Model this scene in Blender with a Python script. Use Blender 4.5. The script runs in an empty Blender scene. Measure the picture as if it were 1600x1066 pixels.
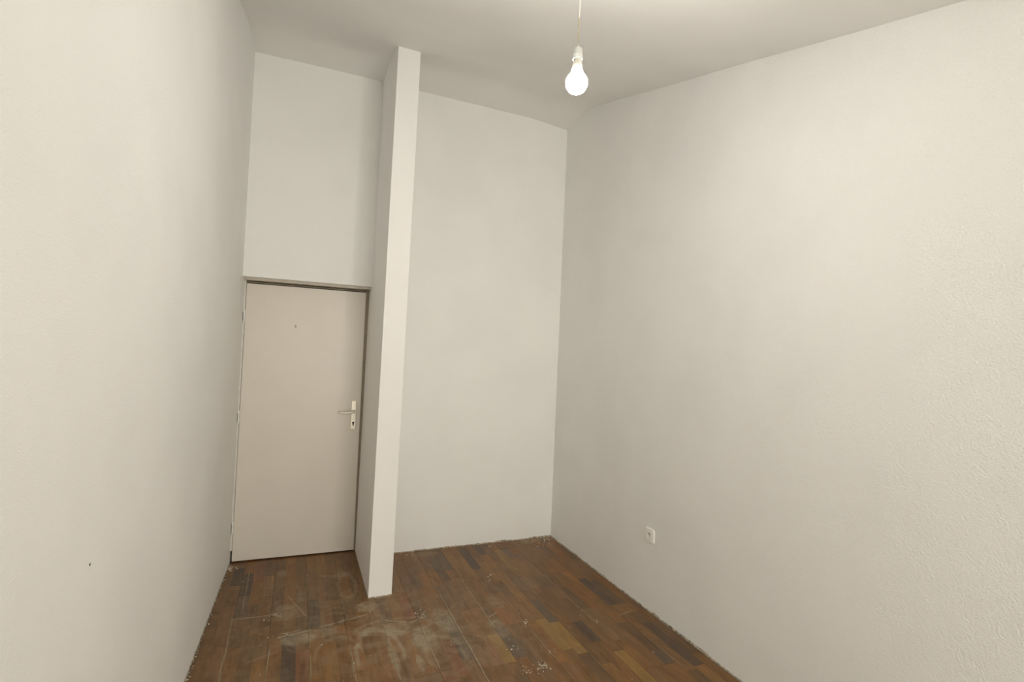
import bpy, bmesh, math, random
from mathutils import Vector, Matrix, noise
random.seed(7)
S = bpy.context.scene
COL = S.collection

# ------------------------------------------------------------------ camera
cam = bpy.data.objects.new('camera', bpy.data.cameras.new('camera'))
COL.objects.link(cam)
r = Vector((0.92462983, -0.37836218, 0.04360901))
u = Vector((-0.04862062, -0.00369735, 0.99881048))
f = Vector((0.37775087, 0.92565025, 0.02181489))
M = Matrix((r, u, -f)).transposed().to_4x4()
M.translation = Vector((0, 0, 1.6))
cam.matrix_world = M
cam.data.sensor_width = 36
cam.data.lens = 820 / 1600 * 36
cam.data.clip_start = .02
S.camera = cam

# ------------------------------------------------------------------ world, light, exposure
SKY = (1.0, 0.965, 0.86)
SKY_STRENGTH = 17.2  # fill light reaching the room through the added window
BULB_STRENGTH = 330.0
BULB_COLOR = (1.0, 0.955, 0.90)
EXPOSURE = 0.0
w = bpy.data.worlds.new('daylight'); S.world = w; w.use_nodes = True
w.node_tree.nodes['Background'].inputs[0].default_value = (*SKY, 1)
w.node_tree.nodes['Background'].inputs[1].default_value = SKY_STRENGTH
S.view_settings.view_transform = 'Standard'
S.view_settings.look = 'None'
S.view_settings.gamma = 1
S.view_settings.use_curve_mapping = False
S.view_settings.exposure = EXPOSURE
WX0, WX1, WZ0, WZ1 = 0.0, 1.8, 0.75, 2.1    # unseen window added behind the camera for soft fill light
YF = -2.6                                    # inner face of the wall behind the camera
pl = bpy.data.lights.new('fill_window_portal', 'AREA'); pl.shape = 'RECTANGLE'
pl.size = WX1 - WX0; pl.size_y = WZ1 - WZ0
pl.cycles.is_portal = True
po = bpy.data.objects.new('fill_window_portal', pl); COL.objects.link(po)
po.location = ((WX0 + WX1) / 2, YF - .13, (WZ0 + WZ1) / 2)
po.rotation_euler = (math.radians(90), 0, 0)

# ------------------------------------------------------------------ materials
class N:
    def __init__(s, name):
        s.m = bpy.data.materials.new(name); s.m.use_nodes = True
        s.t = s.m.node_tree; s.b = s.t.nodes['Principled BSDF']
    def n(s, kind, **kw):
        x = s.t.nodes.new(kind)
        for k, v in kw.items():
            if k.startswith('i_'):
                x.inputs[k[2:].replace('_', ' ')].default_value = v
            else: setattr(x, k, v)
        return x
    def l(s, a, b): s.t.links.new(a, b)
    def val(s, v):
        x = s.n('ShaderNodeValue'); x.outputs[0].default_value = v; return x.outputs[0]
    def math(s, op, a, b=None, clamp=False):
        x = s.n('ShaderNodeMath', operation=op, use_clamp=clamp)
        for i, q in enumerate((a, b)):
            if q is None: continue
            if isinstance(q, (int, float)): x.inputs[i].default_value = q
            else: s.l(q, x.inputs[i])
        return x.outputs[0]
    def mix(s, fac, a, b):
        x = s.n('ShaderNodeMix', data_type='RGBA')
        for i, q in ((0, fac), (6, a), (7, b)):
            if isinstance(q, (int, float)): x.inputs[i].default_value = q
            elif isinstance(q, tuple): x.inputs[i].default_value = (*q, 1)
            else: s.l(q, x.inputs[i])
        return x.outputs[2]
    def ramp(s, fac, lo, hi, a=0.0, b=1.0):
        x = s.n('ShaderNodeMapRange', interpolation_type='SMOOTHSTEP')
        s.l(fac, x.inputs[0])
        for i, q in enumerate((lo, hi, a, b)): x.inputs[i + 1].default_value = q
        return x.outputs[0]
    def noise(s, vec, scale, detail=3, rough=.5, dist=0):
        x = s.n('ShaderNodeTexNoise'); s.l(vec, x.inputs['Vector'])
        x.inputs['Scale'].default_value = scale; x.inputs['Detail'].default_value = detail
        x.inputs['Roughness'].default_value = rough; x.inputs['Distortion'].default_value = dist
        return x.outputs[0]
    def vscale(s, vec, sc):
        x = s.n('ShaderNodeVectorMath', operation='MULTIPLY'); s.l(vec, x.inputs[0])
        x.inputs[1].default_value = sc; return x.outputs[0]
    def bump(s, h, strength, dist):
        x = s.n('ShaderNodeBump'); s.l(h, x.inputs['Height'])
        x.inputs['Strength'].default_value = strength; x.inputs['Distance'].default_value = dist
        s.l(x.outputs[0], s.b.inputs['Normal'])

def plain(name, col, rough=.5, metal=0.0, noise_amt=.04, scale=30):
    k = N(name)
    tc = k.n('ShaderNodeNewGeometry').outputs['Position']
    h = k.noise(tc, scale, 4)
    dark = tuple(c * (1 - noise_amt) for c in col); lite = tuple(min(1, c * (1 + noise_amt)) for c in col)
    k.l(k.mix(k.ramp(h, .3, .7), dark, lite), k.b.inputs['Base Color'])
    k.b.inputs['Roughness'].default_value = rough
    k.b.inputs['Metallic'].default_value = metal
    return k.m

def wall_paint(name, col, relief, mott=.02):
    k = N(name)
    pos = k.n('ShaderNodeNewGeometry').outputs['Position']
    big = k.noise(pos, 1.6, 3)
    c1 = tuple(c * (1 - mott) for c in col); c2 = tuple(min(1, c * (1 + mott)) for c in col)
    k.l(k.mix(k.ramp(big, .35, .65), c1, c2), k.b.inputs['Base Color'])
    k.b.inputs['Roughness'].default_value = .75
    st = k.vscale(pos, (1, 1, 1.7))
    g = k.noise(st, 130, 3, .6)
    g2 = k.noise(st, 45, 2, .5)
    hgt = k.math('ADD', k.ramp(g, .35, .75), k.math('MULTIPLY', g2, .5))
    k.bump(hgt, relief, .0022)
    return k.m

PAINT = (.925, .917, .888)
m_wall = wall_paint('white_wall_paint', PAINT, .32)
m_wall_r = wall_paint('white_textured_wall_paint', PAINT, .6)
m_ceil = wall_paint('white_ceiling_paint', (.905, .895, .865), .2)
m_part = wall_paint('white_partition_paint', (.92, .905, .882), .12, .01)
m_door = plain('cream_door_paint', (.765, .705, .625), .38, 0, .012, 6)
m_frame = plain('taupe_frame_paint', (.64, .58, .49), .5, 0, .05, 20)
m_jamb = plain('pale_frame_paint', (.72, .70, .65), .5, 0, .05, 20)
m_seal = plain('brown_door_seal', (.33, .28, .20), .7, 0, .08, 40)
m_dark = plain('dark_gap', (.05, .04, .03), .9)
m_metal = plain('champagne_metal', (.90, .85, .72), .32, .30, .02)
m_metal_dark = plain('worn_grey_metal', (.35, .34, .31), .45, .6)
m_black = plain('dark_keyhole', (.02, .018, .015), .8)
m_plastic = plain('white_plastic', (.93, .92, .88), .32, 0, .01)
m_brass = plain('contact_brass', (.55, .45, .28), .35, .9)
m_sheath = plain('white_cable_sheath', (.86, .84, .78), .4)
m_wire_y = plain('yellowed_wire', (.62, .54, .30), .5)
m_wire_b = plain('grey_beige_wire', (.50, .45, .34), .5)
m_sub = plain('dark_subfloor', (.07, .05, .035), .95, 0, .2, 15)
m_plaster = plain('plaster_crumbs', (.62, .56, .45), .9, 0, .15, 90)
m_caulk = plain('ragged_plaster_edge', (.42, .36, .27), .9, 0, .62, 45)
m_outer = plain('outer_masonry', (.45, .43, .40), .9)

def bulb_mat(nm, st):
    k = N(nm)
    k.b.inputs['Base Color'].default_value = (.9, .88, .82, 1)
    k.b.inputs['Emission Color'].default_value = (*BULB_COLOR, 1)
    k.b.inputs['Emission Strength'].default_value = st
    k.b.inputs['Roughness'].default_value = .3
    return k.m
m_bulb = bulb_mat('lit_bulb_dome', BULB_STRENGTH)
m_bulb_top = bulb_mat('glowing_bulb_shoulder', BULB_STRENGTH * .5)

def glass_mat():
    k = N('window_glass')
    tr = k.n('ShaderNodeBsdfTransparent'); gl = k.n('ShaderNodeBsdfGlossy')
    gl.inputs['Roughness'].default_value = .02
    fr = k.n('ShaderNodeFresnel'); fr.inputs[0].default_value = 1.45
    mx = k.n('ShaderNodeMixShader')
    k.l(fr.outputs[0], mx.inputs[0]); k.l(tr.outputs[0], mx.inputs[1]); k.l(gl.outputs[0], mx.inputs[2])
    k.l(mx.outputs[0], k.t.nodes['Material Output'].inputs[0])
    return k.m
m_glass = glass_mat()

def wood_mat():
    """laminate strip: tone from the object's colour, grain along the board, builder's dust on top"""
    k = N('worn_brown_laminate')
    pos = k.n('ShaderNodeNewGeometry').outputs['Position']
    oi = k.n('ShaderNodeObjectInfo')
    off = k.n('ShaderNodeVectorMath', operation='ADD')
    cmb = k.n('ShaderNodeCombineXYZ'); k.l(k.math('MULTIPLY', oi.outputs['Random'], 37.0), cmb.inputs[1])
    k.l(pos, off.inputs[0]); k.l(cmb.outputs[0], off.inputs[1])
    gv = k.vscale(off.outputs[0], (1, .09, 1))
    grain = k.noise(gv, 55, 5, .62, 1.2)
    patch = k.noise(k.vscale(off.outputs[0], (1, .35, 1)), 9, 3, .55, .6)
    mul = k.math('ADD', k.math('MULTIPLY', k.ramp(grain, .25, .75), .42), k.math('MULTIPLY', k.ramp(patch, .25, .75), .40))
    mul = k.math('ADD', mul, .60)
    cx = k.n('ShaderNodeVectorMath', operation='SCALE'); k.l(oi.outputs['Color'], cx.inputs[0]); k.l(mul, cx.inputs['Scale'])
    sx = k.n('ShaderNodeSeparateXYZ'); k.l(pos, sx.inputs[0])
    X, Y = sx.outputs[0], sx.outputs[1]
    def gauss(x0, y0, rx, ry):
        a = k.math('DIVIDE', k.math('SUBTRACT', X, x0), rx); b = k.math('DIVIDE', k.math('SUBTRACT', Y, y0), ry)
        d = k.math('ADD', k.math('MULTIPLY', a, a), k.math('MULTIPLY', b, b))
        return k.math('POWER', 2.718, k.math('MULTIPLY', d, -1.0))
    # dust lies thickest in front of the door and round the partition foot
    n1 = k.noise(pos, 5.0, 6, .66, 2.2)
    n2 = k.noise(pos, 16, 6, .72, 1.4)
    cover = k.math('ADD', gauss(.32, 3.2, .60, .62), k.math('MULTIPLY', gauss(.95, 2.85, .40, .42), .75), True)
    cover = k.math('ADD', k.math('MULTIPLY', cover, .20), .02)
    d0 = k.math('MULTIPLY', k.ramp(n1, .38, .62), k.math('ADD', .55, k.ramp(n2, .3, .75, 0, .6)))
    dust = k.math('MULTIPLY', d0, k.math('MULTIPLY', cover, 1.6))
    # swept arcs and rings left by wiping (marks lying in the dust)
    wob = k.math('MULTIPLY', k.math('SUBTRACT', k.noise(pos, 7, 2), .5), .05)
    def ring(x0, y0, rx, ry, wd, amt, ylo=-99, yhi=99):
        a = k.math('DIVIDE', k.math('SUBTRACT', X, x0), rx); b = k.math('DIVIDE', k.math('SUBTRACT', Y, y0), ry)
        d = k.math('SQRT', k.math('ADD', k.math('MULTIPLY', a, a), k.math('MULTIPLY', b, b)))
        d = k.math('ADD', d, k.math('DIVIDE', wob, min(rx, ry)))
        e = k.math('ABSOLUTE', k.math('SUBTRACT', d, 1.0))
        m = k.ramp(e, 0, wd, amt, 0)
        if ylo > -90: m = k.math('MULTIPLY', m, k.ramp(Y, ylo - .03, ylo + .03))
        if yhi < 90: m = k.math('MULTIPLY', m, k.ramp(Y, yhi - .03, yhi + .03, 1, 0))
        return m
    for q in ((.475, 2.78, .12, .27, .16, .55, 2.72), (.28, 2.82, .12, .20, .13, .35, 2.84), (.385, 3.66, .055, .17, .35, .34),
              (.60, 3.05, .20, .09, .16, .30), (.80, 2.65, .10, .24, .2, .25, 2.6), (.02, 3.62, .08, .18, .25, .22)):
        dust = k.math('ADD', dust, k.math('MULTIPLY', ring(*q), k.ramp(n2, .25, .6, .35, 1)))
    def blob(x0, y0, rx, ry, amt):
        return k.math('MULTIPLY', k.math('MULTIPLY', k.ramp(gauss(x0, y0, rx, ry), .18, .62), amt * .9), k.ramp(n2, .3, .62, .35, 1.1))
    for q in ((.47, 3.33, .07, .065, .55), (.08, 3.07, .085, .06, .55), (.73, 2.86, .07, .14, .55), (.88, 3.05, .06, .16, .42),
              (.20, 3.1, .10, .05, .32), (-.02, 3.97, .03, .07, .5), (.37, 3.85, .06, .05, .30), (.01, 3.40, .07, .10, .33),
              (.60, 3.02, .08, .07, .40), (1.92, 4.09, .10, .05, .45), (2.05, 3.98, .04, .05, .3), (1.0, 4.05, .10, .05, .35), (1.25, 3.15, .05, .10, .28), (1.55, 3.35, .10, .10, .22), (.54, 2.75, .02, .16, .45), (1.16, 2.85, .05, .12, .30), (.66, 2.66, .02, .08, .55)):
        dust = k.math('ADD', dust, blob(*q))
    # thin pale streaks across the boards
    def streak(xa, ya, xb, yb, wd, amt):
        wd *= 1.35; amt = min(1.0, amt * 1.2)
        L = math.hypot(xb - xa, yb - ya); nx, ny = -(yb - ya) / L, (xb - xa) / L; tx, ty = (xb - xa) / L, (yb - ya) / L
        dn = k.math('ADD', k.math('MULTIPLY', k.math('SUBTRACT', X, xa), nx), k.math('MULTIPLY', k.math('SUBTRACT', Y, ya), ny))
        dt = k.math('ADD', k.math('MULTIPLY', k.math('SUBTRACT', X, xa), tx), k.math('MULTIPLY', k.math('SUBTRACT', Y, ya), ty))
        e = k.math('ABSOLUTE', k.math('ADD', dn, k.math('MULTIPLY', wob, .25)))
        m = k.ramp(e, 0, wd, amt, 0)
        m = k.math('MULTIPLY', m, k.ramp(k.math('ABSOLUTE', k.math('SUBTRACT', dt, L / 2)), L / 2 - .02, L / 2 + .01, 1, 0))
        return k.math('MULTIPLY', m, k.ramp(n2, .3, .55, .25, 1))
    for q in ((-.03, 3.118, .15, 3.150, .010, .85), (-.02, 3.15, .10, 3.165, .006, .6), (.19, 3.165, .34, 3.20, .007, .7),
              (.34, 3.20, .47, 3.235, .006, .6), (-.28, 3.40, -.03, 3.385, .010, .45), (-.07, 3.40, -.0, 3.34, .012, .7),
              (.55, 3.13, .67, 3.075, .008, .8), (.56, 3.00, .66, 2.975, .008, .7), (.68, 3.06, .80, 3.11, .007, .6),
              (.76, 3.10, .80, 3.17, .006, .7), (.20, 3.87, .36, 3.82, .008, .5), (-.33, 3.855, -.24, 3.83, .006, .4),
              (.02, 3.62, .13, 3.30, .005, .6), (-.16, 2.92, -.02, 2.98, .007, .35), (1.92, 2.76, 2.04, 2.80, .006, .5),
              (1.12, 2.90, 1.19, 2.95, .006, .5), (1.15, 2.99, 1.22, 3.03, .008, .5),
              # plaster dust caught in the board joints
              (-.265, 2.65, -.265, 3.41, .0045, .95), (.940, 2.35, .940, 3.15, .0045, 1.0), (.941, 3.15, .941, 3.62, .003, .6),
              (.136, 2.6, .136, 3.24, .003, .8), (.537, 2.55, .537, 2.95, .006, .6), (.738, 2.58, .738, 2.98, .005, .6),
              (.536, 3.05, .536, 3.36, .004, .6), (.335, 2.6, .335, 2.95, .006, .5), (1.138, 2.85, 1.138, 3.55, .004, .7),
              (1.335, 2.48, 1.335, 2.78, .004, .65), (1.335, 2.95, 1.335, 3.35, .003, .7), (1.735, 2.74, 1.735, 3.45, .003, .75),
              (-.061, 2.72, -.061, 3.02, .004, .65), (-.225, 3.45, -.232, 4.15, .005, .45), (1.94, 2.2, 1.94, 2.5, .003, .4),
              (.135, 3.65, .135, 3.93, .004, .5), (.337, 3.3, .337, 3.92, .004, .45), (1.535, 2.3, 1.535, 2.5, .003, .4)):
        dust = k.math('ADD', dust, streak(*q))
    # fine scattered specks
    sp = k.n('ShaderNodeTexVoronoi'); k.l(pos, sp.inputs['Vector']); sp.inputs['Scale'].default_value = 34
    spk = k.math('MULTIPLY', k.ramp(sp.outputs['Distance'], .04, .13, 1, 0), k.ramp(k.noise(pos, 21, 1), .57, .64))
    dust = k.math('ADD', dust, k.math('MULTIPLY', spk, .5))
    dust = k.math('MULTIPLY', dust, 1.0, True)
    dust = k.math('MINIMUM', dust, .8)
    base = k.mix(dust, cx.outputs[0], (.41, .345, .24))
    k.l(base, k.b.inputs['Base Color'])
    k.l(k.math('ADD', .42, k.math('MULTIPLY', dust, .45)), k.b.inputs['Roughness'])
    k.b.inputs['Specular IOR Level'].default_value = .35
    k.bump(grain, .12, .0008)
    return k.m
m_wood = wood_mat()
m_edge = plain('pale_worn_plank_edge', (.20, .155, .10), .7, 0, .35, 12)

# ------------------------------------------------------------------ helpers
def mesh_obj(name, bm, mat, parent=None, smooth=False, bevel=0, angle=40):
    me = bpy.data.meshes.new(name)
    if bevel:
        pass
    bmesh.ops.recalc_face_normals(bm, faces=bm.faces[:])
    bm.to_mesh(me); bm.free()
    if isinstance(mat, (list, tuple)):
        for x in mat: me.materials.append(x)
    else: me.materials.append(mat)
    o = bpy.data.objects.new(name, me); COL.objects.link(o)
    if parent: o.parent = parent
    if smooth:
        for p in me.polygons: p.use_smooth = True
        me.set_sharp_from_angle(angle=math.radians(angle))
    if bevel:
        b = o.modifiers.new('bevel', 'BEVEL'); b.width = bevel; b.segments = 2; b.limit_method = 'ANGLE'
    return o
def box(bm, x0, x1, y0, y1, z0, z1):
    vs = [bm.verts.new((x, y, z)) for x in (x0, x1) for y in (y0, y1) for z in (z0, z1)]
    for q in ((0, 1, 3, 2), (4, 6, 7, 5), (0, 4, 5, 1), (2, 3, 7, 6), (0, 2, 6, 4), (1, 5, 7, 3)):
        bm.faces.new([vs[i] for i in q])
    return vs
def prism(bm, poly, z0, z1):
    """vertical prism over a plan polygon; z may be a function of (x,y)"""
    fz = lambda z, p: z(*p) if callable(z) else z
    a = [bm.verts.new((p[0], p[1], fz(z0, p))) for p in poly]
    b = [bm.verts.new((p[0], p[1], fz(z1, p))) for p in poly]
    bm.faces.new(a[::-1]); bm.faces.new(b)
    for i in range(len(poly)):
        j = (i + 1) % len(poly); bm.faces.new((a[i], a[j], b[j], b[i]))
def lathe(bm, prof, origin, axis='z', seg=32, mats=None):
    rings = []
    for rr, h in prof:
        ring = []
        for i in range(seg):
            t = 2 * math.pi * i / seg; a, b = rr * math.cos(t), rr * math.sin(t)
            p = {'z': (a, b, h), 'x': (h, a, b), 'y': (a, h, b)}[axis]
            ring.append(bm.verts.new(Vector(origin) + Vector(p)))
        rings.append(ring)
    for k, (A, B) in enumerate(zip(rings, rings[1:])):
        for i in range(seg):
            j = (i + 1) % seg; fc = bm.faces.new((A[i], A[j], B[j], B[i]))
            if mats: fc.material_index = mats[k]
    bm.faces.new(rings[0]); bm.faces.new(rings[-1])
def tube(bm, pts, rad, seg=10):
    pts = [Vector(p) for p in pts]; rings = []
    for i, p in enumerate(pts):
        t = (pts[min(i + 1, len(pts) - 1)] - pts[max(i - 1, 0)]).normalized()
        a = t.cross(Vector((.3, 1, .2))).normalized(); b = t.cross(a)
        rd = rad[i] if isinstance(rad, (list, tuple)) else rad
        rings.append([bm.verts.new(p + rd * (math.cos(q) * a + math.sin(q) * b)) for q in [2 * math.pi * k / seg for k in range(seg)]])
    for A, B in zip(rings, rings[1:]):
        for i in range(seg):
            j = (i + 1) % seg; bm.faces.new((A[i], A[j], B[j], B[i]))
    bm.faces.new(rings[0]); bm.faces.new(rings[-1])
def empty(name, loc):
    o = bpy.data.objects.new(name, None); COL.objects.link(o); o.location = loc
    o.empty_display_size = .1
    bpy.context.view_layer.update()
    return o
def keep(o, root):
    """parent a mesh modelled in world coordinates under a root that has a location"""
    o.parent = root
    o.data.transform(Matrix.Translation(-root.matrix_world.translation)) if not o.get('_moved') else None
    return o
def structure(o, label=None):
    o['kind'] = 'structure'
    if label: o['label'] = label
    return o
def part(name, bm, mat, root, **kw):
    """part of a thing whose root (or chain of roots) carries a location"""
    T = root.matrix_world.translation if root.parent is None else root.parent.matrix_world.translation
    bmesh.ops.translate(bm, verts=bm.verts[:], vec=-T)
    return mesh_obj(name, bm, mat, root, **kw)

# ------------------------------------------------------------------ room shell
XR = 2.141                                        # right wall
def xl(y): return -0.376 + (y - 4.218) * (0.034 / 1.347)   # left wall, a touch out of square
YB0, YB1 = 4.130, 4.153                           # back wall at the partition / at the right corner
def ceil_z(x, y):
    line = max(3.242 + .274 * (y - 2.279), 2.45)
    cap = 3.655 - .02 * max(0, x) / 2
    k = .014
    s = -k * math.log(math.exp(-line / k) + math.exp(-cap / k))
    # slight waviness and a sag in the far right corner
    s += .006 * noise.noise(Vector((x * 1.3, y * 1.3, 4.0)))
    s -= .028 * math.exp(-((x - 2.14) ** 2 / .05 + (y - 4.15) ** 2 / .014))
    return s

# ceiling: a thick slab with the real slope
bm = bmesh.new(); nx, ny = 46, 100
xs = [-.75 + (2.35 + .75) * i / nx for i in range(nx + 1)]
ys = [YF - .2 + (4.55 - YF + .2) * j / ny for j in range(ny + 1)]
lo = [[bm.verts.new((x, y, ceil_z(x, y))) for y in ys] for x in xs]
hi = [[bm.verts.new((x, y, ceil_z(x, y) + .15)) for y in ys] for x in xs]
for i in range(nx):
    for j in range(ny):
        bm.faces.new((lo[i][j], lo[i][j + 1], lo[i + 1][j + 1], lo[i + 1][j]))
        bm.faces.new((hi[i][j], hi[i + 1][j], hi[i + 1][j + 1], hi[i][j + 1]))
for i in range(nx):
    bm.faces.new((lo[i][0], lo[i + 1][0], hi[i + 1][0], hi[i][0])); bm.faces.new((lo[i][ny], hi[i][ny], hi[i + 1][ny], lo[i + 1][ny]))
for j in range(ny):
    bm.faces.new((lo[0][j], hi[0][j], hi[0][j + 1], lo[0][j + 1])); bm.faces.new((lo[nx][j], lo[nx][j + 1], hi[nx][j + 1], hi[nx][j]))
structure(mesh_obj('ceiling', bm, m_ceil, smooth=True), 'white ceiling sloping down towards the camera')

TOP = lambda x, y: ceil_z(min(max(x, -.7), 2.3), y) + .06
def wall_strip(name, line, nrm, thick, mat, label, n=40):
    """wall following a plan line, divided along its length so its top meets the ceiling"""
    bm = bmesh.new(); A, B = line; cols = []
    for i in range(n + 1):
        t = i / n; x = A[0] + (B[0] - A[0]) * t; y = A[1] + (B[1] - A[1]) * t
        col = []
        for dx in (0, thick):
            px, py = x + nrm[0] * dx, y + nrm[1] * dx
            col += [bm.verts.new((px, py, -.03)), bm.verts.new((px, py, TOP(x, y)))]
        cols.append(col)
    for a, b in zip(cols, cols[1:]):
        for q in ((0, 1), (1, 3), (3, 2), (2, 0)):
            bm.faces.new((a[q[0]], a[q[1]], b[q[1]], b[q[0]]))
    for c in (cols[0], cols[-1]): bm.faces.new((c[0], c[1], c[3], c[2]))
    return structure(mesh_obj(name, bm, mat), label)
YE = 4.42
wall_left = wall_strip('wall_left', ((xl(YF - .15), YF - .15), (xl(YE), YE)), (-1, 0), .18, m_wall, 'white plastered left wall beside the door')
wall_right = wall_strip('wall_right', ((XR, YF - .15), (XR, YE)), (1, 0), .18, m_wall_r, 'long white textured wall on the right')

# back wall: bay right of the partition + the piece above the door, one mesh
LINT = 2.056
bm = bmesh.new()
def wb(x0, x1, z0, n):
    for i in range(n):
        a = x0 + (x1 - x0) * i / n; b = x0 + (x1 - x0) * (i + 1) / n
        yy = lambda x: YB0 + (YB1 - YB0) * max(0, (x - .6)) / 1.54
        prism(bm, [(a, yy(a)), (b, yy(b)), (b, YE), (a, YE)], z0, TOP)
wb(.56, XR + .1, -.03, 16)
wb(xl(4.2) - .1, .56, LINT, 10)
bmesh.ops.remove_doubles(bm, verts=bm.verts[:], dist=1e-5)
inner = [fc for fc in bm.faces if all(len([g for g in e.link_faces]) > 2 for e in fc.edges)]
wall_back = structure(mesh_obj('wall_back', bm, m_wall), 'white back wall behind the partition and above the door')
wall_back['label'] = 'white back wall above the door and right of the partition'

# partition (thin wall end standing out between the door bay and the right bay)
bm = bmesh.new()
lean = .022 / 3.588
def fin_pt(x, y, z): return (x + lean * z, y, z)
zs = [0, .6, 1.2, 1.8, 2.4, 3.0, 3.4]
pl4 = [(.493, 3.439), (.642, 3.441), (.642, 4.30), (.494, 4.30)]
rings = [[bm.verts.new(fin_pt(x, y, z)) for x, y in pl4] for z in zs] + [[bm.verts.new(fin_pt(x, y, TOP(x, y))) for x, y in pl4]]
for A, B in zip(rings, rings[1:]):
    for i in range(4): bm.faces.new((A[i], A[(i + 1) % 4], B[(i + 1) % 4], B[i]))
bm.faces.new(rings[0]); bm.faces.new(rings[-1])
fin = structure(mesh_obj('wall_partition', bm, m_part, bevel=.004), 'narrow floor-to-ceiling white partition right of the door')

# wall behind the camera with an assumed, unseen window added for fill light
bm = bmesh.new()
def wf(x0, x1, z0, z1): box(bm, x0, x1, YF - .2, YF, z0, z1)
wf(xl(YF) - .2, WX0, -.03, 2.5); wf(WX1, XR + .2, -.03, 2.5); wf(WX0, WX1, -.03, WZ0); wf(WX0, WX1, WZ1, 2.5)
structure(mesh_obj('wall_front', bm, m_wall), 'white wall behind the camera with an added window')
bm = bmesh.new()
for q in ((WX0, WX0 + .06, WZ0, WZ1), (WX1 - .06, WX1, WZ0, WZ1), (WX0 + .06, WX1 - .06, WZ0, WZ0 + .06), (WX0 + .06, WX1 - .06, WZ1 - .06, WZ1),
          ((WX0 + WX1) / 2 - .03, (WX0 + WX1) / 2 + .03, WZ0 + .06, WZ1 - .06)):
    box(bm, q[0], q[1], YF - .12, YF - .06, q[2], q[3])
win = structure(mesh_obj('fill_window_1', bm, m_plastic), 'white framed window added behind the camera for fill light')
for a, b in ((WX0 + .06, (WX0 + WX1) / 2 - .03), ((WX0 + WX1) / 2 + .03, WX1 - .06)):
    bm = bmesh.new(); box(bm, a, b, YF - .092, YF - .088, WZ0 + .06, WZ1 - .06)
    mesh_obj('pane', bm, m_glass, win)

# ------------------------------------------------------------------ floor: boards of three strips
ZF = 0.0
bm = bmesh.new(); box(bm, -.8, XR + .15, YF - .2, 4.46, -.08, -.012)
floor = structure(mesh_obj('floor', bm, m_sub), 'worn brown strip laminate floor dusty with plaster')
SEAM0, BW = -.265, .2
PAL = [(.196, .094, .030), (.178, .086, .028), (.212, .106, .033), (.164, .082, .030), (.186, .094, .035),
       (.145, .078, .033), (.208, .093, .027), (.172, .090, .037)]
GREY = (.125, .080, .046); GOLD = (.265, .150, .042); DARK = (.092, .056, .033); RED = (.205, .088, .036)
# strips whose tone the photo shows clearly: (x, y) inside the strip -> tone
KNOWN = [((1.06, 3.95), GREY), ((1.08, 3.75), GREY), ((1.32, 3.95), DARK), ((1.45, 3.95), GREY), ((1.56, 3.75), GOLD),
         ((1.62, 3.95), (.16, .10, .06)), ((1.50, 2.62), GOLD), ((1.43, 2.70), GOLD), ((1.70, 2.40), GOLD), ((1.78, 2.6), (.2, .115, .05)),
         ((2.03, 3.2), DARK), ((1.97, 3.05), DARK), ((.91, 2.72), GREY), ((.85, 2.5), RED), ((.78, 2.55), RED),
         ((.02, 2.85), DARK), ((.04, 2.78), DARK), ((.09, 2.8), RED), ((-.32, 4.0), DARK), ((-.15, 4.0), RED), ((-.20, 4.0), DARK),
         ((-.1, 3.95), (.23, .12, .05)), ((.70, 3.4), RED), ((.78, 3.5), (.2, .1, .045)), ((1.10, 2.52), GOLD), ((1.03, 2.7), (.21, .105, .045)),
         ((1.17, 2.55), GREY), ((1.18, 2.8), GREY), ((-.32, 3.4), (.19, .095, .04)), ((-.33, 3.1), (.19, .095, .04)), ((-.22, 3.5), GREY),
         ((1.93, 2.3), DARK), ((2.05, 2.5), DARK), ((2.05, 2.9), (.12, .07, .035)), ((1.90, 2.3), GREY), ((1.62, 2.62), DARK), ((1.5, 2.9), GREY),
         ((.10, 3.45), (.19, .10, .045)), ((.24, 3.4), (.21, .11, .05)), ((.22, 3.6), (.20, .105, .05)), ((.17, 3.5), GREY)]
ENDS = {0: 3.405, 1: 3.125, 2: 3.155, 3: 3.185, 4: 3.10, 5: 3.08, 6: 3.715, 7: 2.865, 8: 3.10, 9: 2.78, 10: 3.45, 11: 2.77, -1: 3.855, 12: 3.2}
rnd = random.Random(11)
YN = 1.85     # strips nearer than this lie below the frame and are joined
rest = bmesh.new(); rest_cols = []
nstrip = 0
def board_base(x0, x1, y0, y1):
    bm = bmesh.new(); box(bm, x0 + .0007, x1 - .0007, y0 + .0007, y1 - .0007, -.0115, -.0016); return bm
def plan_box(bm, x0, x1, y0, y1, z0, z1, left_clip):
    c = lambda x, y: max(x, xl(y) + .006) if left_clip else x
    prism(bm, [(c(x0, y0), y0), (x1, y0), (c(x1, y1) if False else x1, y1), (c(x0, y1), y1)], z0, z1)
def ymax_at(xm):
    if xm < .56: return 4.36
    return YB0 + (YB1 - YB0) * max(0, (xm - .6)) / 1.54 - .006
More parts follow.
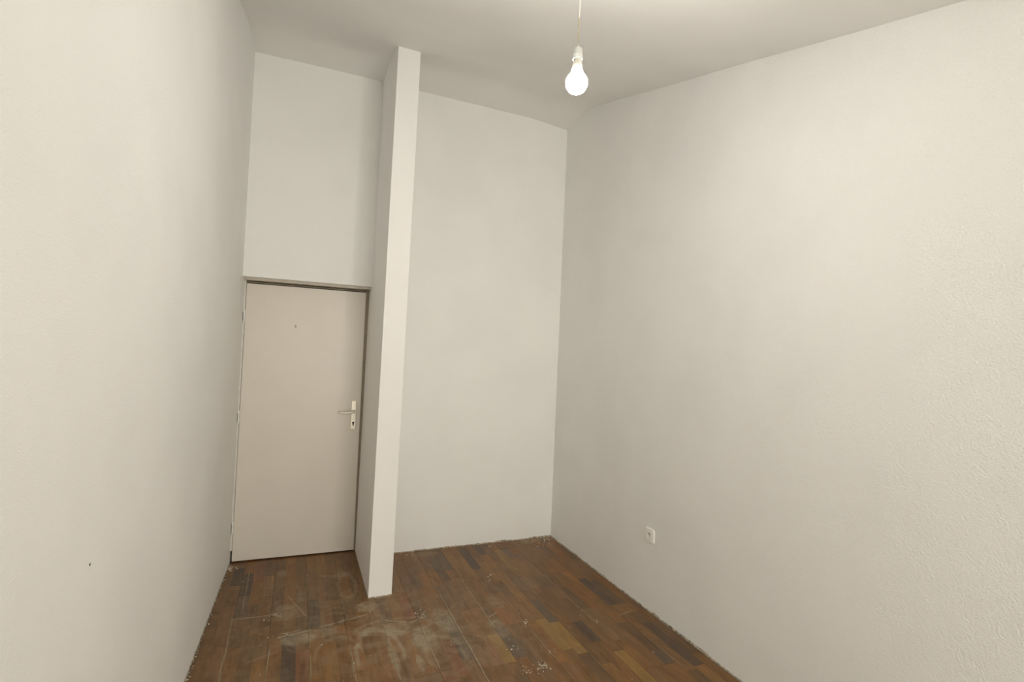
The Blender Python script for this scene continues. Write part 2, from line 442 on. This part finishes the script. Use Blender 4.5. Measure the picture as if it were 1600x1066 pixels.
for kb in range(-1, 13):
    X0 = SEAM0 + BW * kb; X1 = min(X0 + BW, XR - .007)
    if X1 - X0 < .02: continue
    end = ENDS[kb]; cuts = [end + 1.2 * q for q in range(-7, 3)]
    ytop = ymax_at((X0 + X1) / 2 if kb != 4 else .7)
    for y0, y1 in zip(cuts, cuts[1:]):
        y0, y1 = max(y0, YF - .02), min(y1, ytop)
        if y1 - y0 < .02: continue
        visible = y1 > YN
        yv0 = y0
        pb = None
        if visible:
            bm = bmesh.new(); g = .0008
            plan_box(bm, X0 + g, X1 - g, y0 + g, y1 - g, -.0115, -.0012, kb == -1)
            pb = mesh_obj('plank', bm, m_edge, floor)
        for s in range(3):
            xa = X0 + BW / 3 * s; xb = min(X0 + BW / 3 * (s + 1), X1)
            if xb - xa < .012: continue
            if kb == -1 and xb < -.395: continue
            ga = .0008 if s == 0 else .0002; gb = .0008 if s == 2 else .0002
            # strip joints
            js = [y0]; y = y0 + rnd.uniform(.12, .42)
            while y < y1 - .1:
                js.append(y); y += rnd.uniform(.30, .46)
            js.append(y1)
            for q, (ya, yb) in enumerate(zip(js, js[1:])):
                e0 = .0008 if q == 0 else .0002; e1 = .0008 if q == len(js) - 2 else .0003
                col = list(rnd.choice(PAL)); jit = rnd.uniform(.90, 1.12); col = [c * jit for c in col]
                for (kx, ky), kc in KNOWN:
                    if xa <= kx < xb and ya <= ky < yb: col = list(kc)
                if yb < YN:
                    plan_box(rest, xa + ga, xb - gb, ya + e0, yb - e1, -.004, ZF, kb == -1); continue
                bm = bmesh.new()
                plan_box(bm, xa + ga, xb - gb, ya + e0, yb - e1, -.006, ZF + rnd.uniform(-.0003, .0002), kb == -1)
                o = mesh_obj('strip', bm, m_wood, pb); nstrip += 1
                o.color = (*col, 1)
o = mesh_obj('distant_strips', rest, m_wood, floor); o['kind'] = 'stuff'; o.color = (.15, .085, .045, 1)
o.name = 'floor_strips'
print('strips', nstrip)

# ------------------------------------------------------------------ door in its recess
door = structure(empty('door_1', (.06, 4.30, 0)), 'cream flush door closed in a taupe frame')
XD0, XD1 = -.362, .481; YD = 4.258; ZD0, ZD1 = .010, 2.020
bm = bmesh.new(); box(bm, XD0, XD1, YD, YD + .04, ZD0, ZD1)
leaf = part('leaf', bm, m_door, door, bevel=.002)
# frame: head with two steps, right stile in a darker taupe, left jamb
bm = bmesh.new()
prism(bm, [(xl(4.2) - .01, 4.195), (.52, 4.195), (.52, 4.34), (xl(4.2) - .01, 4.34)], 2.040, 2.062)
head = part('frame_head', bm, m_frame, door)
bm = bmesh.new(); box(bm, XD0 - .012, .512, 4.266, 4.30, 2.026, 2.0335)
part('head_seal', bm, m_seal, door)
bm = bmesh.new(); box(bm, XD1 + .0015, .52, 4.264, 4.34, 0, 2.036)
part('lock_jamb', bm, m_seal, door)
bm = bmesh.new(); box(bm, xl(4.2) - .02, XD0 - .0015, 4.25, 4.34, 0.09, 2.042)
part('hinge_jamb', bm, m_jamb, door)
bm = bmesh.new(); box(bm, xl(4.2) - .03, .53, 4.345, 4.40, -.02, 2.08)  # dark sheet added behind the leaf so its gaps read as deep shade
part('dark_backing', bm, m_dark, door)
# hinges
for z in (1.778, 1.047, .253):
    bm = bmesh.new()
    lathe(bm, [(.0035, -.046), (.0065, -.042), (.0065, -.002), (.0055, 0), (.0065, .002), (.0065, .042), (.0035, .046)], (XD0 - .005, 4.248, z), seg=14)
    h = part('hinge', bm, m_plastic, leaf, smooth=True)
    bm = bmesh.new(); box(bm, XD0 - .0165, XD0 - .0125, 4.236, 4.252, z - .034, z + .030)
    part('hinge_slot', bm, m_dark, leaf)
# handle: long plate, lever, cylinder
PX = .4305
bm = bmesh.new()
hw, h2 = .021, .118
pts = []
for i in range(13):
    t = math.pi * i / 12; pts.append((PX + hw * math.cos(t), 1.060 + (h2 - hw * .7) + hw * .7 * math.sin(t)))
for i in range(13):
    t = math.pi + math.pi * i / 12; pts.append((PX + hw * math.cos(t), 1.060 - (h2 - hw * .7) + hw * .7 * math.sin(t)))
back = [bm.verts.new((x, YD, z)) for x, z in pts]
mid = [bm.verts.new((x, YD - .005, z)) for x, z in pts]
frt = [bm.verts.new((PX + (x - PX) * .72, YD - .0095, 1.060 + (z - 1.060) * .965)) for x, z in pts]
for A, B in ((back, mid), (mid, frt)):
    for i in range(len(pts)): bm.faces.new((A[i], A[(i + 1) % len(pts)], B[(i + 1) % len(pts)], B[i]))
bm.faces.new(frt); bm.faces.new(back)
plate = part('handle_plate', bm, m_metal, leaf, smooth=True, angle=30)
bm = bmesh.new()
lathe(bm, [(.012, -.0), (.012, -.012), (.009, -.014), (.009, -.048), (.0085, -.052)], (PX, YD - .008, 1.087), 'y', 20)
part('spindle_rose', bm, m_metal_dark, leaf, smooth=True)
bm = bmesh.new()
lp = [(PX + .004, YD - .050, 1.087), (PX - .012, YD - .056, 1.087), (PX - .035, YD - .058, 1.084), (PX - .065, YD - .056, 1.081), (PX - .090, YD - .052, 1.081), (PX - .108, YD - .046, 1.083), (PX - .114, YD - .042, 1.084)]
tube(bm, lp, [.010, .011, .0105, .010, .011, .0105, .006], 14)
part('lever', bm, m_metal, leaf, smooth=True, angle=70)
bm = bmesh.new()
lathe(bm, [(.008, 0), (.008, -.003)], (PX, YD - .0085, 1.000), 'y', 18)
box(bm, PX - .0045, PX + .0045, YD - .0115, YD - .0085, .978, 1.0)
part('keyhole', bm, m_black, leaf)
for z in (1.168, .951):
    bm = bmesh.new(); lathe(bm, [(.0035, 0), (.003, -.0015)], (PX, YD - .009, z), 'y', 10)
    part('screw', bm, m_metal_dark, leaf)
# small old mark (filled hole) high on the leaf
bm = bmesh.new(); lathe(bm, [(.008, .0005), (.0065, -.0006), (.003, -.0004)], (-.019, YD - .0002, 1.725), 'y', 12)
for v in bm.verts: v.co.z = 1.725 + (v.co.z - 1.725) * 1.7
part('filled_hole', bm, plain('grey_filler', (.45, .42, .35), .8), leaf)['label'] = 'small grey filled hole high on the door'

# ------------------------------------------------------------------ bare bulb hanging on its wires
BX, BY = .893, 1.675
lamp = empty('pendant_bulb', (BX, BY, 2.545))
lamp['label'] = 'bare lit light bulb hanging by thin wires from the ceiling'; lamp['category'] = 'light bulb'
def lz(prof): return [(a, b) for a, b in prof]
bm = bmesh.new(); R_ = .0398; cz = 2.590
prof = [(.0012, cz - R_)]
for i in range(1, 16):
    t = -math.pi / 2 + (math.pi / 2 + math.radians(50)) * i / 15
    prof.append((R_ * math.cos(t), cz + R_ * math.sin(t)))
prof += [(.0215, 2.629), (.0195, 2.638)]
lathe(bm, prof, (BX, BY, 0), seg=40, mats=[0 if b < cz + .006 else 1 for a, b in prof])
part('bulb_glass', bm, [m_bulb, m_bulb_top], lamp, smooth=True, angle=80)
bm = bmesh.new(); lathe(bm, [(.0192, 2.6375), (.0188, 2.650), (.0165, 2.662), (.0150, 2.6725), (.0125, 2.6735), (.0125, 2.680)], (BX, BY, 0), seg=32)
part('bulb_base', bm, plain('cream_bulb_base', (.52, .50, .44), .5), lamp, smooth=True)
bm = bmesh.new(); lathe(bm, [(.0135, 2.6785), (.0150, 2.6765), (.0183, 2.6755), (.0185, 2.678), (.0178, 2.681), (.0182, 2.684), (.0178, 2.687), (.0182, 2.690), (.0175, 2.693), (.0168, 2.708),
                             (.0150, 2.716), (.0085, 2.719), (.006, 2.7195)], (BX, BY, 0), seg=32)
part('lamp_socket', bm, plain('white_socket_plastic', (.60, .61, .58), .4), lamp, smooth=True)
for sg, mt, nm in ((1, m_wire_y, 'wire'), (-1, m_wire_b, 'wire')):
    bm = bmesh.new(); pts = []
    for i in range(25):
        t = i / 24; z = 2.717 + (2.836 - 2.717) * t
        a = t * 7 + (0 if sg > 0 else math.pi)
        pts.append((BX + .0016 * math.cos(a) * (1 if t < .9 else .6), BY + .0016 * math.sin(a), z))
    tube(bm, pts, .0013, 8); part(nm, bm, mt, lamp, smooth=True)
bm = bmesh.new(); CZ = ceil_z(BX, BY)
tube(bm, [(BX, BY, 2.831), (BX + .0003, BY, 2.90), (BX - .001, BY, 2.98), (BX - .002, BY, CZ + .004)], [.0026, .0032, .0032, .0032], 12)
part('cable', bm, m_sheath, lamp, smooth=True)

# ------------------------------------------------------------------ power socket on the right wall
sy, sz = 2.770, .472
so = empty('power_socket', (XR, sy, sz))
so['label'] = 'small square white power socket low on the right wall'; so['category'] = 'power socket'
# cut the round box into the wall so that the socket's well is truly recessed
bm = bmesh.new(); lathe(bm, [(.0245, -.01), (.0245, .03)], (XR, sy, sz), 'x', 32)
cut = mesh_obj('cutter', bm, m_dark)
md = wall_right.modifiers.new('hole', 'BOOLEAN'); md.operation = 'DIFFERENCE'; md.object = cut; md.solver = 'EXACT'
bpy.context.view_layer.update()
newme = bpy.data.meshes.new_from_object(wall_right.evaluated_get(bpy.context.evaluated_depsgraph_get()))
wall_right.modifiers.clear(); wall_right.data = newme
bpy.data.objects.remove(cut)
bm = bmesh.new(); n = 40; hs = .046; rad = .021
# plate with a round hole: ring of verts square->circle
def sq(t, h, rc=.008):
    c, s = math.cos(t), math.sin(t); q = (abs(c) ** 7 + abs(s) ** 7) ** (-1 / 7); return h * q * c, h * q * s
lay = []
for kind, rr, dx in (('s', hs, 0.0), ('s', hs, -.003), ('s', hs - .006, -.009), ('c', rad + .003, -.009), ('c', rad + .002, -.011), ('c', rad, -.0108), ('c', rad, .010)):
    ring = []
    for i in range(n):
        t = 2 * math.pi * (i + .5) / n
        a, b = sq(t, rr) if kind == 's' else (rr * math.cos(t), rr * math.sin(t))
        ring.append(bm.verts.new((XR + dx, sy + a, sz + b)))
    lay.append(ring)
for A, B in zip(lay, lay[1:]):
    for i in range(n): bm.faces.new((A[i], A[(i + 1) % n], B[(i + 1) % n], B[i]))
part('cover_plate', bm, m_plastic, so, smooth=True, angle=35)
bm = bmesh.new(); lathe(bm, [(.0212, .004), (.0212, .0022)], (XR, sy, sz), 'x', 32)
for v in bm.verts: v.co.x = XR + .012 if v.co.x > XR + .003 else XR + .008
part('recess_floor', bm, m_plastic, so)
for dz in (-.0095, .0095):
    bm = bmesh.new(); lathe(bm, [(.0026, 0), (.0026, -.0008)], (XR + .008, sy + dz, sz - .001), 'x', 12)
    part('pin_hole', bm, m_black, so)
bm = bmesh.new(); tube(bm, [(XR + .009, sy, sz + .0105), (XR - .009, sy, sz + .0105), (XR - .0115, sy, sz + .0105)], [.0024, .0024, .001], 10)
part('earth_pin', bm, m_brass, so, smooth=True)

# ------------------------------------------------------------------ small wall blemishes
yh, zh = 1.579, 1.038; xh = xl(yh)
bm = bmesh.new()
lathe(bm, [(.0042, 0), (.0034, .0006), (.001, .0004)], (xh, yh, zh), 'x', 10)
for v in bm.verts: v.co.z = zh + (v.co.z - zh) * 1.15
mesh_obj('screw_hole', bm, m_black, wall_left)
bm = bmesh.new()
rr = random.Random(3)
ring = []
for i in range(14):
    t = 2 * math.pi * i / 14; q = .0055 + rr.uniform(0, .0045)
    ring.append((bm.verts.new((xh, yh - .004 + q * math.cos(t), zh - .002 + q * 1.2 * math.sin(t))), bm.verts.new((xh + rr.uniform(.0004, .0016), yh - .004 + q * .8 * math.cos(t), zh - .002 + q * .95 * math.sin(t))),
                 bm.verts.new((xh + .0001, yh - .001 + .0042 * math.cos(t), zh + .0045 * math.sin(t)))))
for i in range(14):
    a, b = ring[i], ring[(i + 1) % 14]
    bm.faces.new((a[0], b[0], b[1], a[1])); bm.faces.new((a[1], b[1], b[2], a[2]))
mesh_obj('chipped_plaster', bm, m_part, wall_left)

# ------------------------------------------------------------------ plaster crumbs and ragged edges
def chunk(bm, x, y, z, s, flat=.6):
    r_ = random.random
    res = bmesh.ops.create_icosphere(bm, subdivisions=1, radius=1)
    rot = Matrix.Rotation(r_() * 6.28, 3, 'Z')
    sx, sy_, sz_ = s * (.6 + r_() * .8), s * (.5 + r_() * .6), s * flat * (.4 + r_() * .6)
    for v in res['verts']:
        c = v.co * (.75 + .5 * r_()); c = rot @ Vector((c.x * sx, c.y * sy_, c.z * sz_)); v.co = c + Vector((x, y, z + sz_ * .5))
random.seed(21)
bm = bmesh.new()
def edge_run(ax, ay, bx, by, n, spread, smin, smax, nx_, ny_):
    for _ in range(n):
        t = random.random(); d = abs(random.gauss(0, spread))
        chunk(bm, ax + (bx - ax) * t + nx_ * d, ay + (by - ay) * t + ny_ * d, 0, random.uniform(smin, smax) * (1 if random.random() < .9 else 1.6))
edge_run(xl(2.6), 2.6, xl(4.2), 4.2, 130, .008, .0015, .005, 1, 0)
edge_run(.66, YB0, XR, YB1, 110, .012, .0015, .005, 0, -1)
edge_run(XR, 1.6, XR, 4.15, 80, .004, .0012, .003, -1, 0)
edge_run(.493, 3.437, .642, 3.437, 22, .006, .0015, .004, 0, -1)
edge_run(.492, 3.44, .492, 4.1, 22, .006, .0012, .004, -1, 0)
for cx, cy, sp, n_, s0, s1 in ((-.36, 4.17, .025, 40, .003, .008), (2.07, 4.11, .05, 60, .002, .008), (1.93, 4.10, .05, 22, .002, .006), (1.60, 4.08, .05, 8, .002, .006),
                           (1.93, 3.92, .03, 7, .002, .006), (1.24, 2.44, .022, 26, .002, .006), (1.15, 2.43, .02, 14, .0015, .005), (1.155, 2.63, .022, 14, .0015, .004), (1.33, 2.85, .02, 8, .003, .007),
                           (1.36, 3.55, .02, 5, .003, .007), (1.30, 3.45, .02, 5, .003, .006), (.90, 4.05, .05, 12, .002, .006), (.95, 3.85, .05, 6, .002, .005),
                           (1.75, 2.74, .01, 4, .003, .006), (1.36, 2.56, .03, 5, .002, .006), (.78, 3.14, .03, 10, .002, .005), (-.30, 3.84, .03, 5, .002, .005),
                           (-.04, 3.37, .04, 12, .002, .005), (.0, 3.13, .05, 16, .0015, .004), (.47, 3.32, .03, 10, .0015, .004)):
    for _ in range(n_): chunk(bm, random.gauss(cx, sp), random.gauss(cy, sp), 0, random.uniform(s0, s1))
for _ in range(130): chunk(bm, random.uniform(-.33, 2.0), random.uniform(2.1, 4.05), 0, random.uniform(.0012, .0038))
bad = [v for v in bm.verts if (v.co.x > .485 and v.co.x < .66 and v.co.y > 3.436) or v.co.x < xl(v.co.y) + .0003 or v.co.x > XR - .0003 or (v.co.x > .6 and v.co.y > YB0 - .001 + (YB1 - YB0) * (v.co.x - .6) / 1.54) or v.co.y > 4.24]
badset = set()
for v in bad:
    for fc in v.link_faces: badset.add(fc)
# drop whole crumbs that would poke into a wall
seen = set(bad); stack = list(bad)
while stack:
    v = stack.pop()
    for e in v.link_edges:
        o2 = e.other_vert(v)
        if o2 not in seen: seen.add(o2); stack.append(o2)
bmesh.ops.delete(bm, geom=list(seen), context='VERTS')
deb = mesh_obj('plaster_crumbs', bm, m_plaster)
deb['kind'] = 'stuff'; deb['label'] = 'pale plaster crumbs scattered on the floor and along the wall feet'; deb['category'] = 'debris'

# ragged plaster feathering at the foot of each wall
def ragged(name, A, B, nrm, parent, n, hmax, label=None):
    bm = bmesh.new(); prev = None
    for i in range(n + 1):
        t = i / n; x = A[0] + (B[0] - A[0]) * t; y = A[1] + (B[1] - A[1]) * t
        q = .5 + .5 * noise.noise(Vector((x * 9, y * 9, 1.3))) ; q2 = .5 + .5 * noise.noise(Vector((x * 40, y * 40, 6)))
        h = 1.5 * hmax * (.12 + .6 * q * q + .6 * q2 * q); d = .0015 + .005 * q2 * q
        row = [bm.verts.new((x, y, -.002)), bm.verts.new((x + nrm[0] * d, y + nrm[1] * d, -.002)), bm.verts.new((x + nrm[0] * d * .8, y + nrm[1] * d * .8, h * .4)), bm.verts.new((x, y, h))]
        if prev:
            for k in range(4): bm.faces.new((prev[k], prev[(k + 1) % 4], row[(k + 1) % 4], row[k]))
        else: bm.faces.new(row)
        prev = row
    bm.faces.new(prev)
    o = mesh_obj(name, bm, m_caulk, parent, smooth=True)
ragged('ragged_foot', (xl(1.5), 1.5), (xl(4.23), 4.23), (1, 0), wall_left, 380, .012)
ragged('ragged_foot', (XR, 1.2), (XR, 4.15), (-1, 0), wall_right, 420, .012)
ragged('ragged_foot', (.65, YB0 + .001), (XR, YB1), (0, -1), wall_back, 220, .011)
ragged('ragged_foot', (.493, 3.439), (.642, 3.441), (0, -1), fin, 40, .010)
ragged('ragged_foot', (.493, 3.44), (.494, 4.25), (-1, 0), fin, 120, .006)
